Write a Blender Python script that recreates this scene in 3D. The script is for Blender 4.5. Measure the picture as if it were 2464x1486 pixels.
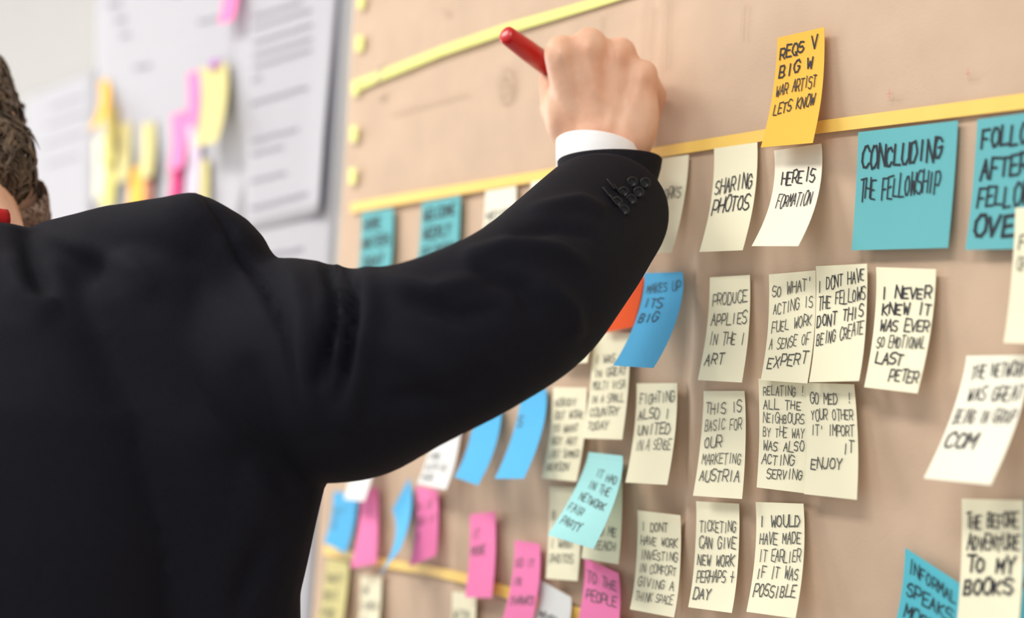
import bpy, bmesh, math, random
import numpy as np
from mathutils import Vector, Matrix, noise

for o in list(bpy.data.objects): bpy.data.objects.remove(o)
scene = bpy.context.scene
COL = scene.collection
V = Vector

# ------------------------------------------------------------------ camera
IW, IH, F = 2464, 1486, 3430.0
CAM = V((0.0, -0.705, 1.42))                 # 0.7 m off the wall (wall plane is y = 0), 1.42 m up
yaw, pitch, roll = math.radians(35.3), math.radians(3.85), math.radians(3.4)
hf = V((-math.cos(yaw), math.sin(yaw), 0))
RIGHT0 = V((math.sin(yaw), math.cos(yaw), 0))
FWD = (hf*math.cos(pitch) + V((0, 0, 1))*math.sin(pitch)).normalized()
UP0 = RIGHT0.cross(FWD).normalized()
RGT = RIGHT0*math.cos(roll) + UP0*math.sin(roll)
UPV = UP0*math.cos(roll) - RIGHT0*math.sin(roll)
cd = bpy.data.cameras.new('camera'); cam = bpy.data.objects.new('camera', cd); COL.objects.link(cam)
cam.matrix_world = Matrix(((RGT.x, UPV.x, -FWD.x, CAM.x), (RGT.y, UPV.y, -FWD.y, CAM.y), (RGT.z, UPV.z, -FWD.z, CAM.z), (0, 0, 0, 1)))
cd.sensor_width = 36.0; cd.lens = F/IW*36.0; cd.clip_start = 0.02
cd.dof.use_dof = True; cd.dof.focus_distance = 0.94; cd.dof.aperture_fstop = 2.7
scene.camera = cam

# ------------------------------------------------------------------ world, lights, exposure
w = bpy.data.worlds.new('world'); scene.world = w; w.use_nodes = True
w.node_tree.nodes['Background'].inputs[0].default_value = (0.93, 0.96, 1.0, 1)
w.node_tree.nodes['Background'].inputs[1].default_value = 0.82
def area(name, loc, target, sx, sy, energy, col):
    l = bpy.data.lights.new(name, 'AREA'); l.shape = 'RECTANGLE'; l.size = sx; l.size_y = sy; l.energy = energy; l.color = col
    o = bpy.data.objects.new(name, l); COL.objects.link(o); o.location = loc
    o.rotation_euler = (V(target)-V(loc)).to_track_quat('-Z', 'Y').to_euler()
    return o
area('window_daylight', (-5.6, -1.9, 1.4), (0, -1.2, 1.3), 2.8, 2.4, 160, (1.0, 0.985, 0.97))
for lx, ly, le in ((-1.9, -1.3, 38), (-.1, -1.7, 34)): area('ceiling_lamp_light', (lx, ly, 2.72), (lx, ly, 0), 1.2, 0.6, le, (1.0, 0.96, 0.9))  # second lamp is unseen, added to light the hand from the camera side
vs = scene.view_settings
vs.view_transform = 'Standard'; vs.look = 'None'; vs.gamma = 1.0; vs.use_curve_mapping = False; vs.exposure = -0.13

# ------------------------------------------------------------------ helpers
def P(px, py, Z):                             # a point at depth Z along the view axis
    return CAM + (FWD + RGT*((px-IW/2)/F) + UPV*((IH/2-py)/F))*Z
def W(px, py, off=0.0):                       # a point on the plane `off` metres in front of the wall
    d = FWD + RGT*((px-IW/2)/F) + UPV*((IH/2-py)/F)
    return CAM + d*((-off-CAM.y)/d.y)
def lin(c):
    return tuple((x/255/12.92 if x/255 <= .04045 else ((x/255+.055)/1.055)**2.4) for x in c)+(1.0,)
def tag(o, label=None, cat=None, group=None, kind=None):
    for k, v in (('label', label), ('category', cat), ('group', group), ('kind', kind)):
        if v: o[k] = v
    return o
def obj(name, me, m, parent=None):
    o = bpy.data.objects.new(name, me); COL.objects.link(o)
    if m is not None and len(me.materials) == 0: me.materials.append(m)
    if parent: o.parent = parent
    return o
def mesh(name, vs_, fs, smooth=False):
    me = bpy.data.meshes.new(name); me.from_pydata([tuple(v) for v in vs_], [], fs); me.update()
    if smooth: me.polygons.foreach_set('use_smooth', [True]*len(me.polygons))
    return me

def mat(name, col, rough=.6, spec=.3, noise_amt=.06, scale=60, bump=0.0, bscale=300, trans=0.0, col2=None, sheen=0, detail=4):
    m = bpy.data.materials.new(name); m.use_nodes = True; nt = m.node_tree; N, L = nt.nodes, nt.links
    b = N['Principled BSDF']; b.inputs['Roughness'].default_value = rough
    b.inputs['Specular IOR Level'].default_value = spec
    if sheen: b.inputs['Sheen Weight'].default_value = sheen; b.inputs['Sheen Roughness'].default_value = .5
    tc = N.new('ShaderNodeTexCoord'); nz = N.new('ShaderNodeTexNoise')
    nz.inputs['Scale'].default_value = scale; nz.inputs['Detail'].default_value = detail
    L.new(tc.outputs['Object'], nz.inputs['Vector'])
    cr = N.new('ShaderNodeValToRGB'); c = lin(col)
    if col2: a, d = c, lin(col2)
    else: a = tuple(max(0, x*(1-noise_amt)) for x in c[:3])+(1,); d = tuple(min(1, x*(1+noise_amt)) for x in c[:3])+(1,)
    cr.color_ramp.elements[0].color = a; cr.color_ramp.elements[1].color = d
    cr.color_ramp.elements[0].position = .3; cr.color_ramp.elements[1].position = .7
    L.new(nz.outputs['Fac'], cr.inputs['Fac']); L.new(cr.outputs['Color'], b.inputs['Base Color'])
    if bump:
        n2 = N.new('ShaderNodeTexNoise'); n2.inputs['Scale'].default_value = bscale; n2.inputs['Detail'].default_value = 3
        L.new(tc.outputs['Object'], n2.inputs['Vector'])
        bp = N.new('ShaderNodeBump'); bp.inputs['Strength'].default_value = bump; bp.inputs['Distance'].default_value = .002
        L.new(n2.outputs['Fac'], bp.inputs['Height']); L.new(bp.outputs['Normal'], b.inputs['Normal'])
    if trans:
        t = N.new('ShaderNodeBsdfTranslucent'); L.new(cr.outputs['Color'], t.inputs['Color'])
        mx = N.new('ShaderNodeMixShader'); mx.inputs[0].default_value = trans
        L.new(b.outputs[0], mx.inputs[1]); L.new(t.outputs[0], mx.inputs[2]); L.new(mx.outputs[0], N['Material Output'].inputs[0])
    return m

M = {}
M['wall'] = mat('white_wall_paint', (176, 175, 173), .7, .2, .015, 8, .05, 200)
M['floor'] = mat('pale_carpet', (186, 178, 168), .9, .1, .15, 200, .3, 500)
M['ceiling'] = mat('ceiling_white', (238, 238, 236), .8, .1, .01, 5)
M['kraft'] = mat('kraft_paper', (207, 181, 157), .75, .2, .05, 26, .12, 420, detail=8)
M['sheet'] = mat('flipchart_paper', (213, 213, 220), .7, .2, .008, 12, trans=.3)
M['frame'] = mat('window_frame_white', (235, 235, 235), .4, .4, .01, 5)
M['lamp'] = mat('lamp_diffuser', (250, 248, 240), .5, .3, .005, 5)
M['tape_orange'] = mat('orange_tape', (255, 212, 110), .5, .3, .03, 40)
M['tape_lime'] = mat('lime_tape', (238, 240, 140), .5, .3, .03, 40)
M['ink'] = mat('marker_ink', (38, 38, 48), .6, .3, .1, 200)
M['ink_grey'] = mat('ballpoint_ink', (88, 88, 84), .6, .3, .1, 200)
M['faint_line'] = mat('pale_pencil_crease', (200, 178, 154), .7, .2, .05, 200)
M['ink_red'] = mat('red_pencil', (212, 160, 140), .7, .2, .05, 200)
M['ink_sheet'] = mat('printed_grey', (150, 148, 160), .7, .2, .05, 200)
NOTE = {
 'yellow': (253, 248, 218), 'cream': (252, 249, 230), 'teal': (112, 190, 197), 'blue': (92, 186, 238), 'pink': (255, 138, 194),
 'orange': (255, 196, 84), 'aqua': (178, 240, 242), 'white': (240, 242, 242), 'red': (236, 92, 40), 'sky': (96, 196, 214),
 'magenta': (218, 60, 130), 'olive': (222, 212, 150), 'orange_shade': (190, 128, 112), 'lilac': (224, 208, 228), 'purple': (190, 120, 200), 'gold': (228, 218, 130)}
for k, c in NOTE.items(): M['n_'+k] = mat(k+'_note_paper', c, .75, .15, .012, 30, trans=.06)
M['suit'] = mat('black_suit_wool', (22, 22, 29), .82, .11, .25, 900, .25, 1600)
M['button'] = mat('black_button', (10, 10, 11), .4, .35, .1, 50)
M['thread'] = mat('black_thread', (9, 9, 10), .6, .3, .1, 500)
M['shirt'] = mat('white_shirt_cotton', (248, 248, 250), .7, .2, .01, 200, .1, 900)
M['skin'] = mat('skin', (228, 172, 141), .5, .35, .1, 45, .12, 260, col2=(240, 196, 166), detail=6)
M['skin'].node_tree.nodes['Principled BSDF'].inputs['Subsurface Weight'].default_value = .12
M['skin'].node_tree.nodes['Principled BSDF'].inputs['Subsurface Radius'].default_value = (.01, .004, .002)
M['hair'] = mat('brown_hair', (52, 38, 28), .5, .4, .3, 120, col2=(116, 98, 78))
M['beard'] = mat('greying_beard', (120, 98, 84), .6, .3, .3, 150, col2=(186, 164, 148))
M['red_cloth'] = mat('red_cloth', (168, 26, 30), .7, .2, .08, 100)
M['pen'] = mat('red_pen_plastic', (196, 16, 20), .28, .5, .03, 30)
M['pen_dark'] = mat('dark_pen_grip', (60, 22, 20), .4, .4, .05, 30)
M['trouser'] = mat('black_trouser_wool', (19, 19, 23), .8, .2, .2, 800, .2, 1500)
M['shoe'] = mat('black_shoe_leather', (14, 13, 13), .3, .5, .1, 60)
M['eye'] = mat('eye_white', (235, 230, 225), .2, .5, .01, 5)

# ------------------------------------------------------------------ room shell
def box(name, a, b, m, parent=None, bev=0.0):
    bm = bmesh.new(); bmesh.ops.create_cube(bm, size=1)
    c = [(a[i]+b[i])/2 for i in range(3)]; s = [abs(b[i]-a[i]) for i in range(3)]
    for v in bm.verts: v.co = V((v.co.x*s[0], v.co.y*s[1], v.co.z*s[2])) + V(c)
    if bev: bmesh.ops.bevel(bm, geom=bm.edges[:], offset=bev, segments=2, affect='EDGES', profile=.7)
    me = bpy.data.meshes.new(name); bm.to_mesh(me); bm.free()
    return obj(name, me, m, parent)
def struct(o): o['kind'] = 'structure'; return o
struct(box('floor', (-5.8, -4.6, -.1), (2.0, .2, 0), M['floor']))
struct(box('wall_back', (-5.8, 0, 0), (2.0, .15, 2.8), M['wall']))
struct(box('ceiling', (-5.8, -4.6, 2.8), (2.0, .15, 2.9), M['ceiling']))
struct(box('baseboard_back', (-5.5, -.015, 0), (2.0, 0, .09), M['frame'], bev=.003))
# side wall with its window opening (y -2.9..-0.6, z 0.9..2.6)
wl = struct(box('wall_left', (-5.65, -.5, 0), (-5.5, 0, 2.8), M['wall']))
for a, b in (((-5.65, -4.6, 0), (-5.5, -3.3, 2.8)), ((-5.65, -3.3, 0), (-5.5, -.5, .2)), ((-5.65, -3.3, 2.6), (-5.5, -.5, 2.8))):
    box('wall_panel', a, b, M['wall'], wl)
wn = struct(box('window_1', (-5.64, -3.3, .2), (-5.52, -3.24, 2.6), M['frame']))
for a, b in (((-5.64, -.56, .2), (-5.52, -.5, 2.6)), ((-5.64, -3.24, 2.54), (-5.52, -.56, 2.6)), ((-5.64, -3.24, .2), (-5.52, -.56, .26)), ((-5.63, -1.93, .26), (-5.53, -1.87, 2.54))):
    box('window_frame', a, b, M['frame'], wn)
for lx, ly, lb in ((-1.9, -1.3, 'flat white ceiling lamp panel on the window side of the man'), (-.1, -1.7, 'unseen ceiling lamp panel added behind the man to light the hand')):
    lp = box('ceiling_lamp', (lx-.65, ly-.35, 2.74), (lx+.65, ly+.35, 2.8), M['frame'], bev=.004)
    tag(lp, lb, 'lamp', 'ceiling lamp panels'); box('diffuser', (lx-.6, ly-.3, 2.73), (lx+.6, ly+.3, 2.742), M['lamp'], lp)

# ------------------------------------------------------------------ kraft paper with creases
KX0 = 0.5*(W(842, 420).x + W(775, 1200).x); KX1 = W(2464, 700).x + .35
ZT, ZB = 2.05, 0.62
vcreases = [(W(1690, 900).x, 0.0, 1.53, .006, .0055), (W(1600, 150).x, 1.50, 2.1, .004, .0018), (W(1655, 900).x, .6, 1.50, .010, -.0045),
            (W(1115, 1250).x, .6, 1.4, .01, .002), (W(1560, 60).x, 1.55, 2.1, .004, .0012), (W(2320, 1200).x, .6, 1.36, .02, -.002)]
zh = W(2100, 935).z
def kraft_h(x, z):
    h = .0015*noise.noise(V((x*4, z*4, 0))) + .0008*noise.noise(V((x*11, z*11, 3)))
    for cx, z0, z1, wd, am in vcreases:
        t = 1 if z0 < z < z1 else max(0, 1-min(abs(z-z0), abs(z-z1))/.04)
        h += am*t*math.exp(-abs(x-cx)/wd)
    if x > W(1600, 930).x:
        h += .004*math.exp(-abs(z-zh-.004*math.sin(x*20))/.006)*min(1, (x-W(1600, 930).x)/.05)
    return min(.0088, max(.001, h + .0046))
NX, NZ = 260, 200
kv, kf = [], []
for j in range(NZ+1):
    for i in range(NX+1):
        x = KX0+(KX1-KX0)*i/NX; z = ZB+(ZT-ZB)*j/NZ
        kv.append((x + .0015*math.sin(z*9)*(i == 0), -kraft_h(x, z), z))
for j in range(NZ):
    for i in range(NX):
        a = j*(NX+1)+i; kf.append((a, a+1, a+NX+2, a+NX+1))
kr = obj('kraft_paper_sheet', mesh('kraft', kv, kf, True), M['kraft'])
tag(kr, 'large creased brown kraft paper sheet taped flat on the white wall', 'paper sheet')
sm = kr.modifiers.new('thickness', 'SOLIDIFY'); sm.thickness = .0004
PB = .0092                                    # the paper's front, for things stuck on it

# ------------------------------------------------------------------ tape strips
def strip(name, pts, m, off, label, cat, group=None, thick=.0004, sub=6, parent=None):
    vs_, fs = [], []
    rows = []
    for k in range(len(pts)-1):
        for s in range(sub):
            t = s/sub; rows.append([pts[k][i]*(1-t)+pts[k+1][i]*t for i in range(3)])
    rows.append(pts[-1])
    for (x, y0, y1) in rows:
        for y, o in ((y0, off), (y1, off), (y0, off-thick), (y1, off-thick)): vs_.append(W(x, y, o))
    n = len(rows)
    for k in range(n-1):
        a, b = 4*k, 4*(k+1)
        fs += [(a, a+1, b+1, b), (a+2, b+2, b+3, a+3), (a, b, b+2, a+2), (a+1, a+3, b+3, b+1)]
    fs += [(0, 2, 3, 1), (4*n-4, 4*n-3, 4*n-1, 4*n-2)]
    o = obj(name, mesh(name, vs_, fs), m, parent)
    if label: tag(o, label, cat, group)
    return o
strip('tape_strip', [(843, 488, 512), (1000, 460, 485), (1330, 405, 430), (1590, 352, 378), (1832, 312, 340), (1980, 289, 320), (2464, 224, 262), (2640, 200, 240)],
      M['tape_orange'], PB, 'long orange tape line across the kraft paper above the teal notes', 'tape')
strip('tape_strip', [(779, 1310, 1334), (920, 1342, 1364), (1040, 1361, 1385), (1120, 1378, 1404), (1215, 1408, 1438), (1390, 1460, 1492), (1600, 1515, 1550)],
      M['tape_orange'], PB, 'lower orange tape line running behind the pink notes', 'tape')
strip('tape_strip', [(851, 194, 222), (905, 174, 198), (1065, 110, 133), (1216, 57, 82), (1438, -6, 16), (1560, -45, -22)],
      M['tape_lime'], PB, 'lime yellow tape line slanting up towards the red pen', 'tape')
for (x0, x1, y0, y1, lb) in ((855, 873, 88, 124, 'short lime tab at the kraft paper edge above the slanting tape'),
                             (842, 858, 304, 342, 'short lime tab at the kraft paper edge below the slanting tape'),
                             (839, 855, 406, 444, 'short lime tab at the kraft paper edge just above the orange tape'),
                             (860, 875, -8, 22, 'topmost short lime tab at the kraft paper edge'),
                             (846, 862, 196, 230, 'short lime tab where the slanting tape meets the paper edge')):
    strip('tape_tab', [(x0, y0, y1), (x1, y0-3, y1-3)], M['tape_lime'], PB+.0006, lb, 'tape', sub=1)

# ------------------------------------------------------------------ handwriting (stroke letters)
GL = {'A': '00 5a a0|24 84', 'B': '00 0a 6a 88 65 05|65 92 60 00', 'C': 'a8 7a 3a 07 03 30 70 a2', 'D': '00 0a 6a a6 a4 60 00', 'E': 'aa 0a 00 a0|05 75',
 'F': 'aa 0a 00|05 75', 'G': 'a8 7a 3a 07 03 30 70 a3 a5 65', 'H': '0a 00|aa a0|05 a5', 'I': '5a 50', 'J': '9a 92 60 30 02', 'K': '0a 00|aa 05 a0', 'L': '0a 00 a0',
 'M': '00 0a 54 aa a0', 'N': '00 0a a0 aa', 'O': '3a 07 03 30 70 a3 a7 7a 3a', 'P': '00 0a 7a a8 a6 74 04', 'Q': '3a 07 03 30 70 a3 a7 7a 3a|63 a0', 'R': '00 0a 7a a8 a6 74 04|54 a0',
 'S': 'a9 7a 3a 08 06 35 75 a3 a2 70 30 01', 'T': '0a aa|5a 50', 'U': '0a 03 30 70 a3 aa', 'V': '0a 50 aa', 'W': '0a 20 56 80 aa', 'X': '0a a0|aa 00', 'Y': '0a 55 aa|55 50', 'Z': '0a aa 00 a0',
 "'": '5a 57', '!': '5a 54|51 50', '?': '08 3a 8a a7 54|51 50', '.': '51 50', '-': '25 85', '5': 'aa 0a 06 76 a3 70 00', '2': '08 3a 7a a7 00 a0', '+': '50 5a|05 a5', ' ': ''}
def hx(c): return 10 if c == 'a' else int(c)
def writing(S, lines, aspect, m, parent, rnd, v0=.2, dv=None, hh=None, th=.11, u0=.08, umax=.86, tilt=.03, lift=.0006, slant=.12):
    """S(u,v) -> point, lines of text; hh is the letter height in v"""
    n = len(lines); dv = dv or min(.16, .72/max(1, n)); hh = hh or dv*.62
    vs_, fs = [], []
    for li, tx in enumerate(lines):
        if not tx: continue
        lw = hh*.62/aspect; adv = lw*1.28
        need = adv*len(tx)
        k = min(1, umax/need); lw *= k; adv *= k
        us = u0 + rnd.uniform(0, .03)
        vb = v0 + li*dv + hh
        for ci, ch in enumerate(tx.upper()):
            jx, jy, js = rnd.uniform(-.06, .06)*lw, rnd.uniform(-.08, .08)*hh, rnd.uniform(.88, 1.1)
            for st in [s for s in GL.get(ch, '').split('|') if s]:
                pts = []
                for pr in st.split():
                    gx, gy = hx(pr[0])/10 + rnd.uniform(-.05, .05), hx(pr[1])/10 + rnd.uniform(-.05, .05)
                    u = us + ci*adv + jx + (gx + slant*gy)*lw*js; v = vb - gy*hh*js + jy - tilt*(ci*adv)
                    pts.append((u*aspect, v))
                t = th*.5*min(hh, lw*aspect*1.7)
                for a, b in zip(pts, pts[1:]):
                    dx, dy = b[0]-a[0], b[1]-a[1]; L = math.hypot(dx, dy) or 1e-6
                    ex, ey = dx/L*t, dy/L*t; nx, ny = -ey, ex
                    base = len(vs_)
                    for (qx, qy) in ((a[0]-ex+nx, a[1]-ey+ny), (b[0]+ex+nx, b[1]+ey+ny), (b[0]+ex-nx, b[1]+ey-ny), (a[0]-ex-nx, a[1]-ey-ny)):
                        vs_.append(S(min(.995, max(.005, qx/aspect)), min(.995, max(.005, qy)), lift))
                    fs.append((base, base+1, base+2, base+3))
    if fs: return obj('writing', mesh('writing', vs_, fs), m, parent)

# ------------------------------------------------------------------ sticky notes
def note(col, c, lift, lines, label, base=PB, p=1.7, group=None, ink='ink_grey', name='sticky_note', bow=.0, cat='sticky note', seed=0, nu=6, nv=14, **kw):
    TL, TR, BR, BL = c
    l = tuple(1.4*q for q in (lift if isinstance(lift, tuple) else (lift, lift)))
    tl, tr = W(*TL, base), W(*TR, base); bl, br = W(*BL, base+l[0]), W(*BR, base+l[1])
    rnd = random.Random(hash((col, c[0][0]*7+c[0][1], c[2][0])) & 0xffff if False else int(c[0][0]*31+c[0][1]*17+c[2][0]))
    wob = rnd.uniform(-1, 1)
    def S(u, v, o=0.0):
        a = tl.lerp(tr, u); b = bl.lerp(br, u)
        q = a.lerp(b, v)
        h = (l[0]*(1-u)+l[1]*u)*v**p
        q.y = -(base + h + bow*math.sin(math.pi*u)*v + .0008*wob*math.sin(v*5+wob)*v + o)
        return q
    vs_, fs = [], []
    T = .00022
    for s in (0, -T):
        for j in range(nv+1):
            for i in range(nu+1): vs_.append(S(i/nu, j/nv, s))
    n1 = (nu+1)*(nv+1)
    for j in range(nv):
        for i in range(nu):
            a = j*(nu+1)+i; fs.append((a, a+nu+1, a+nu+2, a+1)); fs.append((n1+a, n1+a+1, n1+a+nu+2, n1+a+nu+1))
    ring = [i for i in range(nu)] + [j*(nu+1)+nu for j in range(nv)] + [nv*(nu+1)+i for i in range(nu, 0, -1)] + [j*(nu+1) for j in range(nv, 0, -1)]
    for a, b in zip(ring, ring[1:]+ring[:1]): fs.append((a, b, n1+b, n1+a))
    o = obj(name, mesh(name, vs_, fs, False), M['n_'+col])
    tag(o, label, cat, group)
    asp = ((tl-tr).length+(bl-br).length)/((tl-bl).length+(tr-br).length)
    if lines: writing(S, lines, asp, M[ink], o, rnd, **kw)
    return o

L2 = PB+.0012; L3 = PB+.0024
G1 = 'sticky notes on the kraft paper'
def n(*a, **k): return note(*a, group=G1, **k)
# row under the upper tape
n('teal', ((870, 512), (947, 500), (940, 650), (862, 664)), .002, ['HOME', 'MATTERS', 'TODAY'], 'small teal note under the orange tape closest to the flip chart', ink='ink', th=.16, v0=.12, dv=.3, hh=.17)
n('teal', ((1015, 488), (1108, 470), (1098, 640), (1002, 655)), .002, ['WELCOME', 'WEEKLY', 'FELLOWSHIP'], 'small teal note under the orange tape, second from the flip chart', ink='ink', th=.16, v0=.12, dv=.27, hh=.15)
n('cream', ((1168, 460), (1242, 447), (1228, 620), (1150, 640)), .006, ['MEETING', 'TEAM'], 'cream note half hidden by the forearm, beside two small teal notes', v0=.3, th=.14)
n('cream', ((1278, 438), (1350, 425), (1340, 600), (1262, 610)), .004, [], 'cream note corner peeking out above the raised sleeve')
n('yellow', ((1568, 384), (1657, 372), (1615, 607), (1535, 612)), .012, ['', 'WORKS'], 'pale yellow note partly behind the jacket cuff', u0=.3, umax=.6, v0=.1, dv=.22, hh=.12)
n('yellow', ((1718, 357), (1822, 342), (1788, 602), (1684, 606)), .014, ['SHARING', 'PHOTOS'], 'pale yellow two-line note between the cuff and the orange note', v0=.3, dv=.2, hh=.14, th=.13, ink='ink')
n('cream', ((1862, 362), (1976, 345), (1922, 592), (1810, 592)), .026, ['HEREIS', 'FORMATION'], 'pale note curling away from the paper directly below the orange note', v0=.24, dv=.23, hh=.13, th=.14, ink='ink', u0=.14, umax=.74)
n('orange', ((1871, 91), (1983, 65), (1957, 344), (1832, 355)), (.010, .012), ['REQS V', 'BIG W', 'WAR ARTIST', 'LETS KNOW'], 'bright orange note stuck over the orange tape line', base=L3, v0=.1, dv=.17, hh=.1, th=.15, ink='ink', umax=.8, tilt=.06)
n('teal', ((2065, 318), (2305, 290), (2281, 596), (2049, 602)), .003, ['CONCLUDING', 'THE FELLOWSHIP'], 'large square teal note headed CONCLUDING', ink='ink', v0=.14, dv=.27, hh=.17, th=.17, u0=.05, umax=.82, tilt=.02)
n('teal', ((2352, 287), (2592, 255), (2568, 596), (2324, 601)), .003, ['FOLLOWING', 'AFTER THE', 'FELLOWSHIP', 'OVER'], 'large square teal note headed FOLLOWING', ink='ink', v0=.08, dv=.225, hh=.15, th=.17, u0=.05, umax=.9, tilt=.02)
n('yellow', ((2443, 500), (2590, 490), (2565, 830), (2414, 824)), .008, ['FAMILY', 'OF FRIENDS'], 'pale yellow note overlapping the corner of the FOLLOWING note', base=PB+.0065, v0=.2, dv=.17, hh=.1)
# second row
n('red', ((1470, 680), (1550, 664), (1522, 786), (1448, 800)), .006, ['', 'IT', ''], 'red-orange note beneath the curled blue note beside the elbow', v0=.3)
n('yellow', ((1345, 680), (1430, 670), (1414, 872), (1330, 876)), .006, [], 'pale yellow note corner just below the sleeve, next to the red-orange note')
n('yellow', ((1428, 800), (1516, 800), (1498, 1057), (1403, 1054)), .006, ['I WAS SO', 'IN GREAT', 'MULTI VISA', 'IN A SMALL', 'COUNTRY', 'TODAY'], 'pale yellow six-line note under the tip of the curled blue note', base=L2, v0=.22, dv=.125, hh=.075)
n('blue', ((1550, 657), (1642, 654), (1571, 885), (1474, 879)), (.034, .038), ['MAKES UP', 'ITS', 'BIG'], 'sky blue note curled far off the paper beside the elbow', base=L3, v0=.12, dv=.16, hh=.1, p=1.5, ink='ink', th=.1)
n('yellow', ((1708, 667), (1804, 661), (1786, 920), (1680, 914)), .009, ['PRODUCE', 'APPLIES', 'IN THE I', 'ART'], 'pale yellow four-line note beside the paper crease, reading PRODUCE APPLIES', v0=.17, dv=.19, hh=.11)
n('yellow', ((1850, 660), (1962, 650), (1944, 922), (1832, 914)), .009, ["SO WHAT'", 'ACTING IS', 'FUEL WORK', 'A SENSE OF', 'EXPERT'], 'pale yellow five-line note tucked behind the note reading I DONT HAVE', v0=.12, dv=.165, hh=.1, tilt=.08)
n('yellow', ((1963, 640), (2086, 634), (2066, 916), (1946, 919)), .010, ['I DONT HAVE', 'THE FELLOWS', 'DONT THIS', 'BEING CREATE'], 'pale yellow note reading I DONT HAVE THE FELLOWS', base=L2, v0=.12, dv=.155, hh=.105, th=.14, ink='ink', u0=.04, umax=.92, tilt=.1)
n('yellow', ((2108, 642), (2252, 647), (2208, 946), (2080, 931)), .012, ['I NEVER', 'KNEW IT', 'WAS EVER', 'SO EMOTIONAL', 'LAST', '   PETER'], 'pale yellow note reading I NEVER KNEW IT', v0=.17, dv=.135, hh=.09, th=.15, ink='ink', u0=.1)
# third row
n('yellow', ((1331, 931), (1412, 932), (1388, 1158), (1304, 1150)), .008, ['NOBODY', 'GOT WORK', 'TO WANT', 'GOT ART', 'LAST SUMMER', 'REASON'], 'pale yellow six-line note right of the two blue notes, reading NOBODY', v0=.13, dv=.14, hh=.08)
n('yellow', ((1532, 922), (1629, 921), (1605, 1166), (1505, 1160)), .010, ['FIGHTING', 'ALSO I', 'UNITED', 'IN A SENSE'], 'pale yellow four-line note reading FIGHTING beside the paper crease', v0=.11, dv=.155, hh=.1)
n('yellow', ((1693, 940), (1791, 940), (1785, 1200), (1667, 1192)), .008, ['THIS IS', 'BASIC FOR', 'OUR', 'MARKETING', 'AUSTRIA'], 'pale yellow note reading THIS IS BASIC below the note reading PRODUCE', v0=.12, dv=.16, hh=.1)
n('yellow', ((1825, 910), (1942, 918), (1937, 1186), (1822, 1172)), .004, ['RELATING !', 'ALL THE', 'NEIGHBOURS', 'BY THE WAY', 'WAS ALSO', 'ACTING', ' SERVING'], 'pale yellow seven-line note reading RELATING ALL THE', base=L2, v0=.07, dv=.125, hh=.085)
n('yellow', ((1938, 920), (2055, 924), (2063, 1202), (1936, 1188)), .006, ['GO MED  !', 'YOUR OTHER', "IT' IMPORT", '      IT', 'ENJOY'], 'pale yellow note reading GO MED beside the note reading RELATING', base=L3, v0=.1, dv=.145, hh=.09, th=.13)
n('cream', ((2325, 855), (2480, 853), (2385, 1166), (2224, 1150)), (.026, .032), [' THE NETWORK', ' WAS GREAT', 'BEING IN GROUP', 'COM'], 'pale note hanging askew and curled, reading THE NETWORK', base=L2, v0=.08, dv=.185, hh=.11, th=.14, ink='ink', u0=.06, umax=.9, p=1.4)
# lower rows
n('yellow', ((1322, 1170), (1402, 1172), (1389, 1397), (1313, 1391)), .004, ['', 'B', '', 'I WANT', 'PHOTOS'], 'pale yellow note mostly covered by the curled aqua note', v0=.1, dv=.16, hh=.09)
n('yellow', ((1412, 1140), (1496, 1142), (1487, 1357), (1398, 1342)), .006, ['', '', '', 'TO ME', 'TEACH'], 'pale yellow note in the shade behind the curled aqua note', base=L2, v0=.1, dv=.17, hh=.1, u0=.3, umax=.6)
n('aqua', ((1416, 1087), (1498, 1096), (1428, 1320), (1318, 1286)), (.026, .034), ['   IT HAD', '  IN THE', ' NETWORK', 'FAIR', 'PARTY'], 'light aqua note curled forward over two pale yellow notes', base=L3, v0=.16, dv=.15, hh=.085, tilt=-.1, p=1.4)
n('yellow', ((1534, 1227), (1637, 1239), (1621, 1485), (1515, 1465)), .010, ['I DONT', 'HAVE WORK', 'INVESTING', 'IN COMFORT', 'GIVING A', 'THINK SPACE'], 'pale yellow six-line note below the note reading FIGHTING', v0=.12, dv=.14, hh=.085)
n('yellow', ((1675, 1205), (1778, 1211), (1760, 1474), (1655, 1460)), .010, ['TICKETING', 'CAN GIVE', 'NEW WORK', 'PERHAPS +', 'DAY'], 'pale yellow note reading TICKETING below the note reading THIS IS BASIC', v0=.19, dv=.155, hh=.1, th=.13)
n('yellow', ((1818, 1207), (1933, 1211), (1915, 1487), (1797, 1471)), .012, ['I WOULD', 'HAVE MADE', 'IT EARLIER', 'IF IT WAS', 'POSSIBLE'], 'pale yellow note reading I WOULD HAVE MADE', v0=.13, dv=.155, hh=.1, th=.13)
n('yellow', ((2314, 1199), (2462, 1203), (2450, 1530), (2302, 1512)), .006, ['THE BEFORE', 'ADVENTURE', 'TO MY', 'BOOKS'], 'pale yellow note reading THE BEFORE ADVENTURE', base=L2, v0=.12, dv=.165, hh=.11, th=.18, ink='ink')
n('sky', ((2178, 1317), (2308, 1402), (2300, 1640), (2140, 1560)), .010, ['INFORMAL', 'SPEAKS', 'MORE'], 'sky blue note hanging tilted beside the note reading THE BEFORE', v0=.08, dv=.22, hh=.13, ink='ink', th=.13, tilt=-.05)
n('sky', ((2467, 1190), (2600, 1196), (2590, 1500), (2445, 1492)), .004, ['ALWAYS', 'A PLAN'], 'sky blue note edge right beside the note reading THE BEFORE', v0=.4, dv=.25, hh=.14, ink='ink', u0=.03)
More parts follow.
